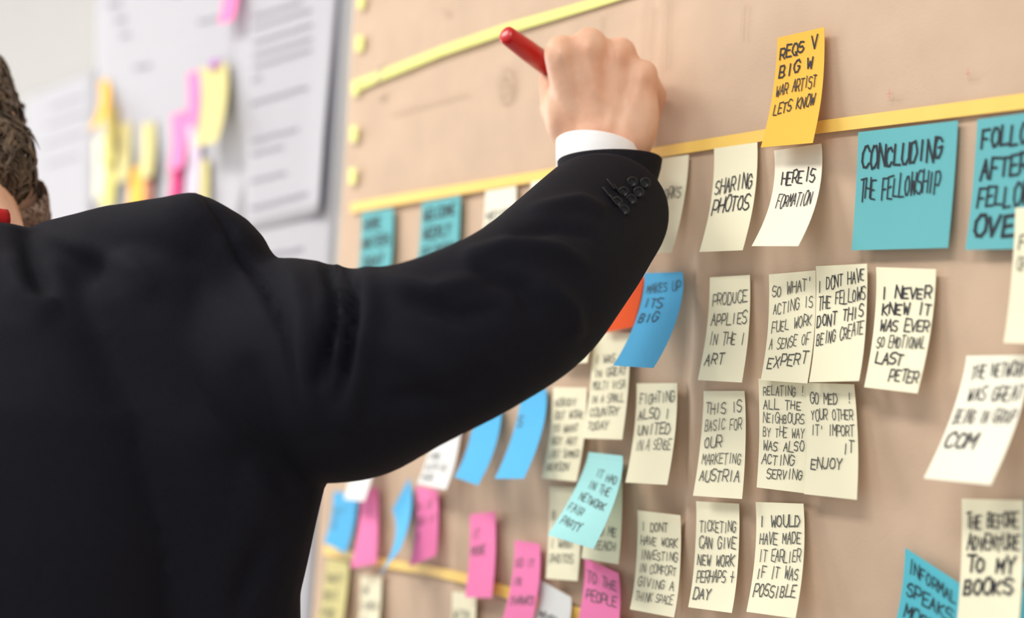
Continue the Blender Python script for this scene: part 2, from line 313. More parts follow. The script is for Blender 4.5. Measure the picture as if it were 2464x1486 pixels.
# lower left cluster
n('white', ((1046, 985), (1113, 985), (1072, 1178), (1003, 1163)), .014, ['', '', 'CAME', 'WITH US', 'HERE'], 'white note hanging below the upper arm, above a pink note', base=L2, v0=.3, dv=.14, hh=.08)
n('blue', ((1140, 978), (1205, 976), (1149, 1167), (1093, 1147)), (.024, .030), [], 'blank sky blue note curled off the paper next to the white note', p=1.5)
n('blue', ((1252, 936), (1313, 932), (1260, 1151), (1190, 1151)), (.026, .032), ['', 'S'], 'sky blue note curled off the paper next to the NOBODY note', p=1.5, v0=.1, dv=.2)
n('white', ((848, 1045), (905, 1043), (877, 1206), (828, 1200)), .012, [], 'white note corner emerging from beneath the jacket, over pink and blue', base=L3)
n('blue', ((802, 1182), (862, 1188), (830, 1330), (779, 1304)), .010, ['SO IT', 'IS', 'US'], 'blue note beside the jacket hem, half under a white corner', v0=.3, dv=.15, hh=.1)
n('pink', ((868, 1182), (908, 1170), (905, 1355), (844, 1366)), (.010, .005), [], 'blank pink note beside the blue note near the jacket', base=L2)
n('blue', ((944, 1225), (984, 1150), (962, 1322), (912, 1385)), (.034, .024), [], 'thin twisted blue note seen almost edge on between two pink notes', base=L2)
n('pink', ((1000, 1168), (1053, 1178), (1048, 1336), (984, 1362)), (.014, .006), ['A IS', 'SO IT', 'I'], 'pink note hanging directly below the white note', v0=.2, dv=.2, hh=.1)
n('pink', ((1130, 1237), (1191, 1230), (1184, 1438), (1120, 1436)), .006, ['IT', 'MORE'], 'upright pink note across the lower orange tape', base=L2, v0=.2, dv=.2, hh=.1)
n('pink', ((1238, 1299), (1299, 1308), (1272, 1530), (1200, 1522)), .014, ['SO IT', 'IN', 'THANKS'], 'pink note beside the tilted grey-white note', base=L2, v0=.2, dv=.2, hh=.09)
n('white', ((1297, 1393), (1374, 1436), (1345, 1560), (1272, 1530)), .014, ['', 'MAYBE'], 'tilted grey-white note between two pink notes', base=L2, v0=.3, dv=.22, hh=.13, ink='ink')
n('pink', ((1406, 1342), (1488, 1378), (1475, 1580), (1375, 1550)), .014, ['TO THE', 'PEOPLE', ''], 'tilted pink note under the shaded yellow note by the aqua curl', base=L2, v0=.14, dv=.2, hh=.12)
n('olive', ((786, 1343), (840, 1350), (822, 1500), (762, 1490)), .006, ['PARTY', 'BEST', 'FOOD'], 'cream-yellow note at the kraft edge beneath the blue note', v0=.25, dv=.28, hh=.14)
n('yellow', ((868, 1383), (918, 1386), (906, 1530), (861, 1522)), .004, ['ON', 'LUNCH', 'IT'], 'small pale yellow note below the first pink note', v0=.2, dv=.25, hh=.14)
n('yellow', ((1088, 1422), (1146, 1428), (1132, 1600), (1078, 1590)), .004, ['WITH'], 'small pale yellow note below the upright pink note', v0=.25, hh=.13)

# faint pencil marks and painted-in crease shade on the kraft paper
def marks(strokes, m, th, label, cat='mark'):
    for st in strokes:
        vs_, fs = [], []
        for a, b in zip(st, st[1:]):
            dx, dy = b[0]-a[0], b[1]-a[1]; L = math.hypot(dx, dy) or 1; nx, ny = -dy/L*th, dx/L*th; k = len(vs_)
            for q in ((a[0]+nx, a[1]+ny), (b[0]+nx, b[1]+ny), (b[0]-nx, b[1]-ny), (a[0]-nx, a[1]-ny)): vs_.append(W(q[0], q[1], PB+.0002))
            fs.append((k, k+1, k+2, k+3))
        obj('paper_mark', mesh('mark', vs_, fs), m, kr)
circ = [(1211+19*math.cos(t*.5), 200+44*math.sin(t*.5)) for t in range(14)]
marks([circ, [(1220, 178), (1205, 180), (1204, 198), (1217, 202), (1216, 220), (1202, 224)]], M['faint_line'], 2.0, '')
marks([[(904, 165), (922, 160), (906, 198)], [(905, 226), (920, 222)], [(906, 234), (918, 230)]], M['faint_line'], 3.0, '')
marks([[(1050, 10), (1075, 25), (1060, 32)], [(930, 270), (1120, 218)]], M['faint_line'], 1.6, '')
marks([[(1604, -10), (1598, 160)], [(1568, 10), (1560, 150)], [(1786, 0), (1782, 90)], [(1442, 30), (1440, 90)]], M['faint_line'], 1.3, '')  # crease shade painted in as thin darker upright lines
marks([[(2132, 227), (2150, 223)], [(2140, 212), (2140, 240)], [(2322, 178), (2336, 175)], [(2329, 165), (2329, 190)]], M['ink_red'], 1.3, '')

# ------------------------------------------------------------------ white flip chart sheets on the bare wall
def sheet(c, base, label, curl=None, name='flipchart_sheet', nu=16, nv=24, lines=(), th=2.6, ink='ink_sheet'):
    tl, tr, br, bl = [W(*q, base) for q in c]
    def S(u, v, o=0.0):
        q = tl.lerp(tr, u).lerp(bl.lerp(br, u), v)
        h = base + (curl(u, v) if curl else 0)
        q.y = -(h + .0012*math.sin(u*3+v*4) + o)
        return q
    vs_ = [S(i/nu, j/nv) for j in range(nv+1) for i in range(nu+1)]
    fs = [(j*(nu+1)+i, (j+1)*(nu+1)+i, (j+1)*(nu+1)+i+1, j*(nu+1)+i+1) for j in range(nv) for i in range(nu)]
    o = obj(name, mesh(name, vs_, fs, True), M['sheet'])
    s_ = o.modifiers.new('thickness', 'SOLIDIFY'); s_.thickness = .0003
    tag(o, label, 'paper sheet', 'white flip chart sheets on the wall')
    if lines:
        rnd = random.Random(len(lines)*7+int(c[0][0])); 
        for (u0, u1, v, t) in lines:
            u = u0; lv, lf = [], []
            while u < u1:
                ww = rnd.uniform(.03, .09); e = min(u1, u+ww); k = len(lv)
                seg = 4
                for i in range(seg+1):
                    uu = u+(e-u)*i/seg; dv_ = rnd.uniform(-.3, .3)*t
                    lv.append(S(uu, v-t/2+dv_, .0012)); lv.append(S(uu, v+t/2+dv_, .0012))
                for i in range(seg): lf.append((k+2*i, k+2*i+1, k+2*i+3, k+2*i+2))
                u = e+.004
            obj('writing_line', mesh('writing_line', lv, lf), M[ink], o)
    return o
# the sheet with curled right edge
def curlR(u, v):
    return .007*max(0, (u-.70)/.30)**1.6*max(0, min(1, (v-.25)/.55)) * (1 if v < .93 else 1)
sheet(((604, -330), (838, -430), (782, 512), (594, 560)), .0045, 'white flip chart sheet with rows of writing and a curling edge beside the kraft paper', curlR,
      lines=[(.06, .62, .435, .008), (.06, .72, .465, .008), (.06, .74, .505, .008), (.06, .74, .54, .008), (.06, .74, .57, .008), (.05, .18, .605, .008), (.05, .72, .665, .009),
             (.05, .62, .765, .008), (.05, .45, .80, .008), (.04, .5, .87, .008), (.04, .8, .94, .01)])
sheet(((600, -400), (856, -470), (742, 1650), (480, 1700)), .002, 'plain white sheet hanging behind the flip chart sheet beside the kraft paper', lines=[(.25, .75, .51, .004)])
sheet(((236, -330), (598, -420), (588, 640), (228, 690)), .003, 'wide white flip chart sheet carrying the blurred notes cluster', nu=10,
      lines=[(.10, .2, .36, .012), (.16, .24, .40, .012), (.2, .27, .44, .012), (.2, .32, .29, .012), (.55, .66, .36, .013), (.64, .8, .30, .01), (.3, .42, .52, .01), (.72, .86, .44, .008)])
sheet(((62, 236), (232, 170), (222, 600), (56, 640)), .005, 'smaller white sheet with faint writing nearest the man\'s head', nu=8,
      lines=[(.4, .85, .12, .01), (.35, .9, .22, .01), (.3, .85, .33, .01), (.35, .8, .45, .01)])
G2 = 'sticky notes on the flip chart sheet'
B2 = .006
def n2(*a, **k): return note(*a, base=k.pop('base', B2), group=G2, nu=4, nv=8, **k)
n2('orange', ((237, 196), (259, 190), (240, 302), (212, 315)), .03, [], 'orange note curling off at the edge of the wide white sheet')
n2('yellow', ((226, 335), (250, 328), (248, 470), (226, 480)), .004, [], 'pale note below the curled orange note on the white sheet')
n2('gold', ((250, 262), (279, 254), (272, 388), (243, 394)), .008, [], 'yellow-green note topmost in the column beside the curled orange note', base=B2+.001)
n2('gold', ((246, 380), (274, 372), (268, 500), (240, 508)), .01, [], 'yellow-green note lower in the column above the shoulder')
n2('olive', ((284, 300), (313, 292), (308, 432), (278, 440)), .006, [], 'beige-yellow note beside the yellow-green column')
n2('olive', ((338, 300), (371, 292), (365, 424), (333, 430)), .008, [], 'beige-yellow note above the bright orange note on the white sheet')
n2('orange', ((308, 405), (346, 398), (340, 525), (303, 530)), .008, [], 'bright orange note just above the shoulder', base=B2+.001)
n2('orange_shade', ((346, 392), (366, 388), (362, 515), (343, 520)), .004, [], 'painted shade strip beside the bright orange note', base=B2+.002)  # reddish-brown strip painted as the shaded underside of the orange note
n2('pink', ((412, 277), (447, 266), (441, 402), (408, 410)), .008, [], 'pink note in the middle of the pink column')
n2('pink', ((450, 178), (483, 166), (472, 300), (446, 306)), .010, [], 'pink note topmost in the pink column', base=B2+.001)
n2('magenta', ((411, 388), (437, 381), (429, 508), (403, 514)), .006, [], 'deep magenta note lowest in the pink column', base=B2+.002)
n2('lilac', ((449, 302), (482, 295), (476, 470), (446, 478)), .004, [], 'pale lilac note beside the pink column', base=B2+.001)
n2('olive', ((479, 166), (546, 150), (521, 342), (467, 352)), .022, [], 'large beige note lifting off the sheet beside the pink column', base=B2+.003)
n2('olive', ((478, 388), (501, 382), (498, 505), (474, 510)), .004, [], 'small beige note just above the shoulder seam', base=B2+.002)
n2('pink', ((537, -85), (573, -95), (562, 48), (525, 58)), .014, [], 'pink note alone high up on the wide white sheet')
n2('purple', ((505, 147), (526, 139), (521, 160), (500, 167)), .003, [], 'tiny purple tab above the large beige note', base=B2+.004)

# ------------------------------------------------------------------ solid builders for the person
def rcone(p1, r1, p2, r2, seg=20, cap=5, flat=None):
    p1, p2 = V(p1), V(p2); ax = (p2-p1); L = ax.length; ax = ax.normalized() if L > 1e-6 else V((0, 0, 1))
    q = ax.to_track_quat('Z', 'Y'); vs_, fs, rings = [], [], []
    for k in range(cap+1):
        a = -math.pi/2 + math.pi/2*k/cap; rings.append((p1, r1, a))
    for k in range(cap+1):
        a = math.pi/2*k/cap; rings.append((p2, r2, a))
    for (c, r, a) in rings:
        for i in range(seg):
            t = 2*math.pi*i/seg; rr = max(1e-4, math.cos(a))*r
            vs_.append(c + q @ V((rr*math.cos(t), rr*math.sin(t), r*math.sin(a))))
    nr = len(rings)
    for k in range(nr-1):
        for i in range(seg):
            j = (i+1) % seg; fs.append((k*seg+i, k*seg+j, (k+1)*seg+j, (k+1)*seg+i))
    fs.append(tuple(range(seg))[::-1]); fs.append(tuple((nr-1)*seg+i for i in range(seg)))
    return vs_, fs
def ellipsoid(c, ax, ay, az, seg=28, rings=16):
    c = V(c); vs_, fs = [], []
    for k in range(rings+1):
        a = -math.pi/2 + math.pi*k/rings
        for i in range(seg):
            t = 2*math.pi*i/seg; ca = max(1e-3, math.cos(a))
            vs_.append(c + ax*(ca*math.cos(t)) + ay*(ca*math.sin(t)) + az*math.sin(a))
    for k in range(rings):
        for i in range(seg):
            j = (i+1) % seg; fs.append((k*seg+i, k*seg+j, (k+1)*seg+j, (k+1)*seg+i))
    fs.append(tuple(range(seg))[::-1]); fs.append(tuple(rings*seg+i for i in range(seg)))
    return vs_, fs
def loft(rings, caps=True):
    vs_, fs = [], []; seg = len(rings[0])
    for r in rings: vs_ += r
    for k in range(len(rings)-1):
        for i in range(seg):
            j = (i+1) % seg; fs.append((k*seg+i, k*seg+j, (k+1)*seg+j, (k+1)*seg+i))
    if caps: fs.append(tuple(range(seg))[::-1]); fs.append(tuple((len(rings)-1)*seg+i for i in range(seg)))
    return vs_, fs
def tubeloft(pts, seg=32):
    """pts: (point, radius[, flatten]) swept with rings perpendicular to the path"""
    rings = []; ps = [V(p[0]) for p in pts]; pu = None
    for k, p in enumerate(pts):
        d = (ps[min(k+1, len(ps)-1)]-ps[max(k-1, 0)]).normalized()
        u = (pu - d*pu.dot(d)).normalized() if pu is not None else d.orthogonal().normalized()
        pu = u; w_ = d.cross(u)
        rings.append([ps[k] + (u*math.cos(2*math.pi*i/seg) + w_*math.sin(2*math.pi*i/seg))*p[1] for i in range(seg)])
    return loft(rings)
def spline(pts, m=6):
    """Catmull-Rom through (point, radius) pairs"""
    out = []
    for k in range(len(pts)-1):
        q = [pts[max(0, k-1)], pts[k], pts[k+1], pts[min(len(pts)-1, k+2)]]
        for s in range(m):
            t = s/m
            f = lambda a, b, c, d: .5*((2*b)+(c-a)*t+(2*a-5*b+4*c-d)*t*t+(-a+3*b-3*c+d)*t**3)
            out.append((V([f(q[0][0][i], q[1][0][i], q[2][0][i], q[3][0][i]) for i in range(3)]), f(q[0][1], q[1][1], q[2][1], q[3][1])))
    out.append((V(pts[-1][0]), pts[-1][1])); return out
def fuse(name, prims, voxel, smooth_it, m, parent=None, fac=.5):
    vs_, fs = [], []
    for v, f in prims:
        b = len(vs_); vs_ += v; fs += [tuple(i+b for i in q) for q in f]
    me = mesh(name+'_src', vs_, fs); o = bpy.data.objects.new(name+'_src', me); COL.objects.link(o)
    bm = bmesh.new(); bm.from_mesh(me); bmesh.ops.recalc_face_normals(bm, faces=bm.faces[:]); bm.to_mesh(me); bm.free()
    r = o.modifiers.new('r', 'REMESH'); r.mode = 'VOXEL'; r.voxel_size = voxel
    s = o.modifiers.new('s', 'SMOOTH'); s.factor = fac; s.iterations = smooth_it
    dg = bpy.context.evaluated_depsgraph_get(); dg.update()
    new = bpy.data.meshes.new_from_object(o.evaluated_get(dg)); new.name = name
    bpy.data.objects.remove(o)
    new.polygons.foreach_set('use_smooth', [True]*len(new.polygons)); new.materials.clear()
    return obj(name, new, m, parent)
cv, rv, uv_, fv = [np.array(x) for x in (CAM, RGT, UPV, FWD)]
def getco(me):
    a = np.empty(len(me.vertices)*3); me.vertices.foreach_get('co', a); return a.reshape(-1, 3)
def getno(me):
    a = np.empty(len(me.vertices)*3); me.vertices.foreach_get('normal', a); return a.reshape(-1, 3)
def proj(co):
    d = co-cv; Z = d@fv
    return np.stack([IW/2+F*(d@rv)/Z, IH/2-F*(d@uv_)/Z], 1), Z
def polydist(px, line):
    best = np.full(len(px), 1e9); par = np.zeros(len(px)); n_ = len(line)-1
    for k in range(n_):
        a, b = np.array(line[k], float), np.array(line[k+1], float); ab = b-a
        t = np.clip(((px-a)@ab)/(ab@ab), 0, 1); d = np.linalg.norm(px-(a+t[:, None]*ab), axis=1)
        s = d < best; best[s] = d[s]; par[s] = (k+t[s])/n_
    return best, par
def setco(me, co): me.vertices.foreach_set('co', co.ravel()); me.update()

# ------------------------------------------------------------------ the man
FACE = V((-.57, .82, 0)).normalized(); SIDE = V((FACE.y, -FACE.x, 0))      # he faces the wall, turned a little along it
Zup = V((0, 0, 1))
NECK = P(-105, 560, .95)                                                  # base of the neck
TC = V((NECK.x, NECK.y, 0)) + FACE*.0
def T(r, f, z): return TC + SIDE*r + FACE*f + Zup*z
SHO = P(560, 860, .93); ELB = P(1080, 822, .865); WRI = P(1462, 390, 1.045)
LSHO = T(-.19, .01, 1.44); LELB = T(-.25, -.03, 1.15); LWRI = T(-.22, .06, .90)
# hand: knuckles, fingers curled towards the wall round the pen
KN = [P(1352, 128, 1.035), P(1418, 112, 1.035), P(1490, 132, 1.040), P(1545, 182, 1.036)]
KR = [.0120, .0125, .0118, .0105]
WR = [P(1412, 335, 1.05), P(1440, 335, 1.042), P(1475, 340, 1.04), P(1505, 345, 1.038)]
def pr(px_, py_, Z_, rp): return (P(px_, py_, Z_), rp*Z_/F)
slv = [pr(560, 850, .905, 235), pr(700, 880, .89, 262), pr(845, 892, .87, 258), pr(995, 850, .85, 222), pr(1140, 790, .855, 208), pr(1265, 714, .885, 198),
       pr(1370, 607, .935, 180), pr(1444, 520, .985, 160), pr(1456, 490, 1.0, 140), pr(1460, 470, 1.008, 112)]
prims = []
hand = []
for k in range(4):
    hand.append(rcone(WR[k], .0195, KN[k], KR[k]+.0015, 16))
for a, b in ((0, 1), (1, 2), (2, 3)):                                     # webbing fills the back of the hand
    hand.append(rcone((WR[a]+WR[b])/2, .019, KN[a].lerp(KN[b], .5).lerp((WR[a]+WR[b])/2, .22), .0135, 16))
palm_c = P(1440, 250, 1.07)
hand.append(ellipsoid(palm_c, RGT*.036, UPV*.040, FWD*.017))
hand.append(ellipsoid(P(1535, 275, 1.036), RGT*.0155, UPV*.034, FWD*.016))
hand.append(ellipsoid(P(1352, 268, 1.05), RGT*.0135, UPV*.026, FWD*.015))
tipc = P(1392, 215, 1.115)
NW = V((0, 1, 0))
for k in range(4):
    d1 = (NW*.62 + FWD*.35 + UPV*(.10-.12*k) - RGT*.15).normalized()
    L1, L2_, L3_ = (.036, .040, .038, .030)[k], (.024, .026, .025, .019)[k], .018
    a = KN[k]; b = a + d1*L1
    d2 = (-UPV*.9 + FWD*.25 - RGT*.25 + NW*.0).normalized(); c_ = b + d2*L2_
    d3 = (-UPV*.55 - FWD*.75 - RGT*.25).normalized(); e = c_ + d3*L3_
    hand += [rcone(a, KR[k], b, .0085, 14), rcone(b, .0088, c_, .0078, 14), rcone(c_, .0078, e, .0066, 14)]
TH = [P(1392, 340, 1.05), P(1338, 262, 1.062), P(1326, 196, 1.080), P(1348, 150, 1.098)]
for (a, b, r1, r2) in ((TH[0], TH[1], .017, .0125), (TH[1], TH[2], .0118, .0098), (TH[2], TH[3], .0098, .0082)): hand.append(rcone(a, r1, b, r2, 14))
prims += hand
prims += [rcone(WRI, .026, P(1452, 330, 1.045), .0255), rcone(WRI, .026, slv[7][0], .027), tubeloft(spline([(q[0], min(.036, q[1]*.58)) for q in slv[1:8]], 4), 24),
          rcone(LSHO, .05, LELB, .038), rcone(LELB, .036, LWRI, .026)]
lp_ = LWRI + V((0, 0, -.05))                                              # relaxed left hand
prims.append(ellipsoid(lp_, SIDE*.014, FACE*.042, Zup*.05))
for k in range(4):
    a = lp_ + FACE*(-.028+.019*k) - Zup*.042; b = a - Zup*(.040, .046, .044, .036)[3-k] + SIDE*.006; e = b - Zup*.03 + SIDE*.016
    prims += [rcone(a, .0088, b, .0078, 12), rcone(b, .0078, e, .0065, 12)]
prims += [rcone(lp_+FACE*.03+Zup*.02, .012, lp_+FACE*.058-Zup*.03, .0095, 12), rcone(lp_+FACE*.058-Zup*.03, .0095, lp_+FACE*.06-Zup*.058, .0075, 12)]
# torso, pelvis, legs
prims += [ellipsoid(T(0, 0, 1.27), SIDE*.165, FACE*.105, Zup*.21), ellipsoid(T(0, 0, 1.0), SIDE*.15, FACE*.105, Zup*.20),
          rcone(T(-.15, 0, 1.42), .05, T(.10, .01, 1.42), .05)]
HIP = [T(s*.085, 0, .90) for s in (-1, 1)]; KNE = [T(s*.10, .02, .49) for s in (-1, 1)]; ANK = [T(s*.11, 0, .09) for s in (-1, 1)]
for s in (0, 1):
    prims += [rcone(HIP[s], .085, KNE[s], .055), rcone(KNE[s], .053, ANK[s], .036), rcone(ANK[s]-FACE*.03-Zup*.045, .032, ANK[s]+FACE*.13-Zup*.055, .026)]
# neck and head; he looks along the pen, so the head turns to the right of the chest
HF = (FACE*.93 - SIDE*.46 - Zup*.12).normalized(); HS = HF.cross(Zup + SIDE*-.72).normalized(); HU = HS.cross(HF).normalized()
HC = P(-220, 342, 1.08)                                                   # head centre
prims += [rcone(NECK-Zup*.06, .062, HC-HU*.06-HF*.01, .054),
          ellipsoid(HC+HU*.025, HS*.076, HF*.096, HU*.092),
          ellipsoid(HC-HU*.03+HF*.028, HS*.063, HF*.066, HU*.085),
          ellipsoid(HC-HU*.088+HF*.055, HS*.042, HF*.036, HU*.028),
          rcone(HC-HU*.012+HF*.094, .010, HC-HU*.042+HF*.116, .0135), ellipsoid(HC+HU*.014+HF*.088, HS*.055, HF*.013, HU*.009),
          ellipsoid(HC-HU*.068+HF*.094, HS*.024, HF*.009, HU*.008)]
for s in (-1, 1):
    prims += [ellipsoid(HC+HS*s*.072-HU*.012+HF*.004, HS*.008+HF*-.006, HF*.015, HU*.028),
              rcone(HC+HS*s*.048-HU*.078-HF*.0, .018, HC+HS*s*.028-HU*.102+HF*.058, .017)]
body = fuse('person', prims, .0026, 5, M['skin'])
tag(body, 'man in a black suit reaching up to the papered wall, seen from behind', 'person')
# knuckle and tendon relief on the back of the hand
co = getco(body.data); no = getno(body.data); px, Zc = proj(co)
inhand = (px[:, 0] > 1280) & (px[:, 0] < 1620) & (px[:, 1] < 400) & ((no@fv) < .1)
dz = np.zeros(len(co))
for k in range(4):
    kp, _ = proj(np.array([KN[k]])); wp, _ = proj(np.array([WR[k]]))
    d, t = polydist(px, [tuple(kp[0]), tuple(wp[0])]); dz += .0012*np.exp(-(d/11)**2)*np.clip(1-t, 0, 1)
    d = np.linalg.norm(px-kp[0]-np.array([0, 6]), axis=1); dz += .0016*np.exp(-(d/20)**2)
for ln, am, wd in (([(1430, 215), (1470, 260), (1465, 310)], .0008, 8), ([(1500, 190), (1520, 250), (1500, 300)], .0007, 8), ([(1385, 150), (1390, 230)], -.0008, 12), ([(1455, 140), (1458, 220)], -.0009, 12), ([(1520, 165), (1505, 230)], -.001, 12)):
    d, t = polydist(px, ln); dz += am*np.exp(-(d/wd)**2)
setco(body.data, co + no*(dz*inhand)[:, None])

# red pen held between thumb and fingers
def lathe(name, prof, a, b, m, parent=None, seg=24):
    a, b = V(a), V(b); q = (b-a).to_track_quat('Z', 'Y'); L = (b-a).length; rings = []
    for (t, r) in prof: rings.append([a + q @ V((r*math.cos(2*math.pi*i/seg), r*math.sin(2*math.pi*i/seg), t*L)) for i in range(seg)])
    v, f = loft(rings); me = mesh(name, v, f, True)
    return obj(name, me, m, parent)
pa, pb = P(1216, 82, 1.035), P(1322, 160, 1.075)
pd = (pb-pa); pt = pb + pd.normalized()*.04
pen = lathe('marker_pen', [(0, .0005), (0, .0052), (.02, .0066), (.10, .0070), (.5, .0078), (1, .0080), (1, .0005)], pa, pb, M['pen'])
tag(pen, 'red marker pen gripped in the raised hand', 'pen')
lathe('grip', [(0, .0072), (.5, .0072), (.8, .005), (1, .0015)], pb, pt, M['pen_dark'], pen)

# ------------------------------------------------------------------ jacket
JZ = .885
def ell_ring(z, a, b, cx=0, cf=0, p=2.4, seg=48):
    r = []
    for i in range(seg):
        t = 2*math.pi*i/seg; c, s = math.cos(t), math.sin(t)
        r.append(T(cx + a*abs(c)**(2/p)*(1 if c >= 0 else -1), cf + b*abs(s)**(2/p)*(1 if s >= 0 else -1), z))
    return r
tor = [(.76, .235, .150, 0), (.90, .228, .150, 0), (1.05, .218, .142, 0), (1.15, .214, .140, 0), (1.25, .210, .140, 0), (1.33, .206, .135, 0), (1.40, .196, .122, 0), (1.45, .175, .10, 0), (1.49, .135, .075, 0), (1.515, .085, .06, 0)]
jp = [loft([ell_ring(z, a, b, cx) for z, a, b, cx in tor])]
def pcone(a, b): return rcone(a[0], a[1], b[0], b[1], 24)
# right shoulder: yoke from collar to the padded shoulder end
jp += [pcone(pr(40, 710, .93, 150), pr(290, 650, .91, 163)), pcone(pr(290, 650, .91, 163), pr(455, 585, .895, 130)),
       pcone(pr(455, 585, .895, 130), pr(520, 610, .90, 120)), pcone(pr(520, 640, .90, 140), pr(560, 800, .90, 160)),
       pcone(pr(380, 760, .89, 190), pr(470, 1050, .89, 235)), pcone(pr(470, 1050, .89, 235), pr(478, 1330, .90, 242)), pcone(pr(478, 1330, .90, 242), pr(478, 1900, .91, 246)),
       pcone(pr(560, 1000, .895, 215), pr(600, 1030, .89, 190)), pcone(pr(588, 1140, .89, 192), pr(484, 1420, .9, 237))]
# sleeve
jp.append(tubeloft(spline(slv, 6), 40))
jp += [tubeloft(spline([(LSHO+SIDE*.04, .07), (LSHO, .075), (LELB, .065), (LWRI+Zup*.03, .052)], 6))]
jp += [rcone(T(-.10, 0, 1.46), .05, T(-.17, 0, 1.45), .055)]
jk = fuse('jacket', jp, .004, 4, M['suit'], body)
co = getco(jk.data); no = getno(jk.data); px, Zc = proj(co)
face = np.clip(-(no@fv)*1.5+.25, 0, 1)
folds = [  # polyline in the sleeve/back, amplitude (m), half width (px)
 ([(492, 455), (520, 500), (543, 537), (585, 627), (640, 700), (690, 800), (720, 930), (740, 1060)], -.0045, 11),
 ([(470, 470), (520, 545), (560, 630), (615, 710), (660, 810)], .0018, 22),
 ([(64, 560), (78, 610), (92, 660), (108, 720)], -.007, 26), ([(30, 640), (50, 700), (95, 745), (140, 720)], .004, 30),
 ([(120, 570), (200, 595), (300, 625), (380, 700)], .003, 28), ([(230, 640), (240, 800), (300, 1000)], -.003, 60),
 ([(792, 625), (804, 693), (804, 771), (780, 870), (765, 940)], -.010, 15), ([(828, 640), (851, 713), (855, 791), (835, 880), (812, 980)], -.007, 13),
 ([(812, 640), (828, 720), (828, 800), (808, 890)], .006, 13), ([(885, 650), (890, 760), (870, 900), (830, 1040)], .005, 26),
 ([(700, 640), (730, 760), (740, 900), (745, 1050)], .004, 30),
 ([(930, 680), (1040, 700), (1180, 660)], .004, 24), ([(1000, 720), (1100, 760), (1220, 740)], -.004, 22),
 ([(1130, 610), (1230, 590), (1340, 600), (1420, 640)], .0045, 20), ([(1160, 650), (1260, 690), (1300, 770)], -.0045, 22),
 ([(1240, 560), (1340, 545), (1440, 570)], -.003, 16), ([(1290, 500), (1400, 480), (1470, 510)], .003, 16), ([(1310, 680), (1370, 740), (1390, 820)], .004, 24),
 ([(900, 820), (1010, 860), (1120, 940)], .003, 36), ([(950, 960), (1080, 950), (1200, 890)], -.003, 30),
 ([(420, 780), (520, 900), (560, 1100)], .003, 60), ([(600, 900), (640, 1050), (700, 1180), (720, 1300)], -.005, 40), ([(640, 1300), (600, 1400), (560, 1486)], -.004, 30)]
dz = np.zeros(len(co))
for ln, am, wd in folds:
    d, t = polydist(px, ln); dz += 1.4*am*np.exp(-(d/wd)**2)*np.sin(np.clip(t*.9+.12, 0, 1)*math.pi)**.5
nz_ = np.array([noise.noise(V(c)*9.0)*.0025 + noise.noise(V(c)*24.0)*.0009 for c in co])
co = co + no*((dz*face)+nz_)[:, None]
setco(jk.data, co)

# jacket collar and sleeve buttons
def tube_obj(name, pts, r, m, parent, seg=10, flat=None):
    v, f = tubeloft([(p, r if not callable(r) else r(i/(len(pts)-1))) for i, p in enumerate(pts)], seg)
    return obj(name, mesh(name, v, f, True), m, parent)
colr = []
for k in range(15):
    t = math.radians(-115 + 230*k/14)                                     # round the back of the neck
    r = .078
    colr.append((T(r*1.02*math.sin(t), -r*.95*math.cos(t)+.005, 1.485 - .045*max(0, abs(math.degrees(t))-70)/45), .016))
v, f = tubeloft(spline(colr, 3), 14)
v = [p + Zup*((p.z-1.48)*.6) for p in v]
obj('jacket_collar', mesh('collar', v, f, True), M['suit'], jk)
bv = np.array(co)
def onsleeve(x, y):
    pxx, zz = proj(bv); d = np.linalg.norm(pxx-np.array([x, y]), axis=1); c = np.where(d < 9)[0]
    return P(x, y, zz[c].min()-.0005) if len(c) else P(x, y, 1.0)
for (x, y) in ((1552, 440), (1536, 462), (1518, 480), (1500, 505), (1521, 438), (1500, 462), (1484, 486)):
    c = onsleeve(x, y); nn = -FWD
    e = V(nn)*.0016
    b_ = lathe('sleeve_button', [(0, .0005), (0, .0034), (.6, .0038), (1, .0033), (.7, .0023), (.7, .0004)], c-e, c+e, M['button'], jk, 16)
for (x, y) in ((1462, 432), (1452, 452), (1468, 470), (1478, 446)):
    a, b = onsleeve(x, y), onsleeve(x+16, y+22)
    v, f = rcone(a, .0009, b, .0009, 8, 2); obj('buttonhole', mesh('buttonhole', v, f, True), M['thread'], jk)

# turned sleeve end with a crisp edge, then the white shirt cuff standing out of it
def band(rows, Zmid, seg=48):
    rings = []
    for (y, cx, hw, dr, Zc_, bowy, tiltx) in rows:
        ring = []
        for i in range(seg):
            a = 2*math.pi*i/seg; c_, s_ = math.cos(a), math.sin(a)          # s_ > 0 is the near side
            ring.append(P(cx+hw*c_, y - bowy*max(0, s_) + 14*min(0, s_) + tiltx*c_, Zc_ - dr*s_))
        rings.append(ring)
    return rings
rows = [(505, 1447, 150, .042, .992, 20, 10), (440, 1460, 121, .040, 1.012, 26, 0), (410, 1466, 124, .040, 1.02, 28, -2), (387, 1467, 127, .040, 1.026, 26, -3), (384, 1467, 125, .0385, 1.027, 26, -3), (387, 1467, 119, .037, 1.027, 26, -3), (440, 1460, 114, .036, 1.014, 24, 0)]
v, f = loft(band(rows, 1.02), False); obj('sleeve_cuff', mesh('sleeve_cuff', v, f, True), M['suit'], jk)
rows = [(420, 1450, 110, .034, 1.026, 30, 0), (382, 1442, 104, .0335, 1.032, 34, 6), (352, 1438, 100, .033, 1.036, 36, 12), (350, 1438, 97, .032, 1.036, 36, 12), (354, 1438, 92, .0305, 1.036, 36, 12), (420, 1450, 98, .031, 1.028, 30, 0)]
v, f = loft(band(rows, 1.03), False); obj('shirt_cuff', mesh('cuff', v, f, True), M['shirt'], body)

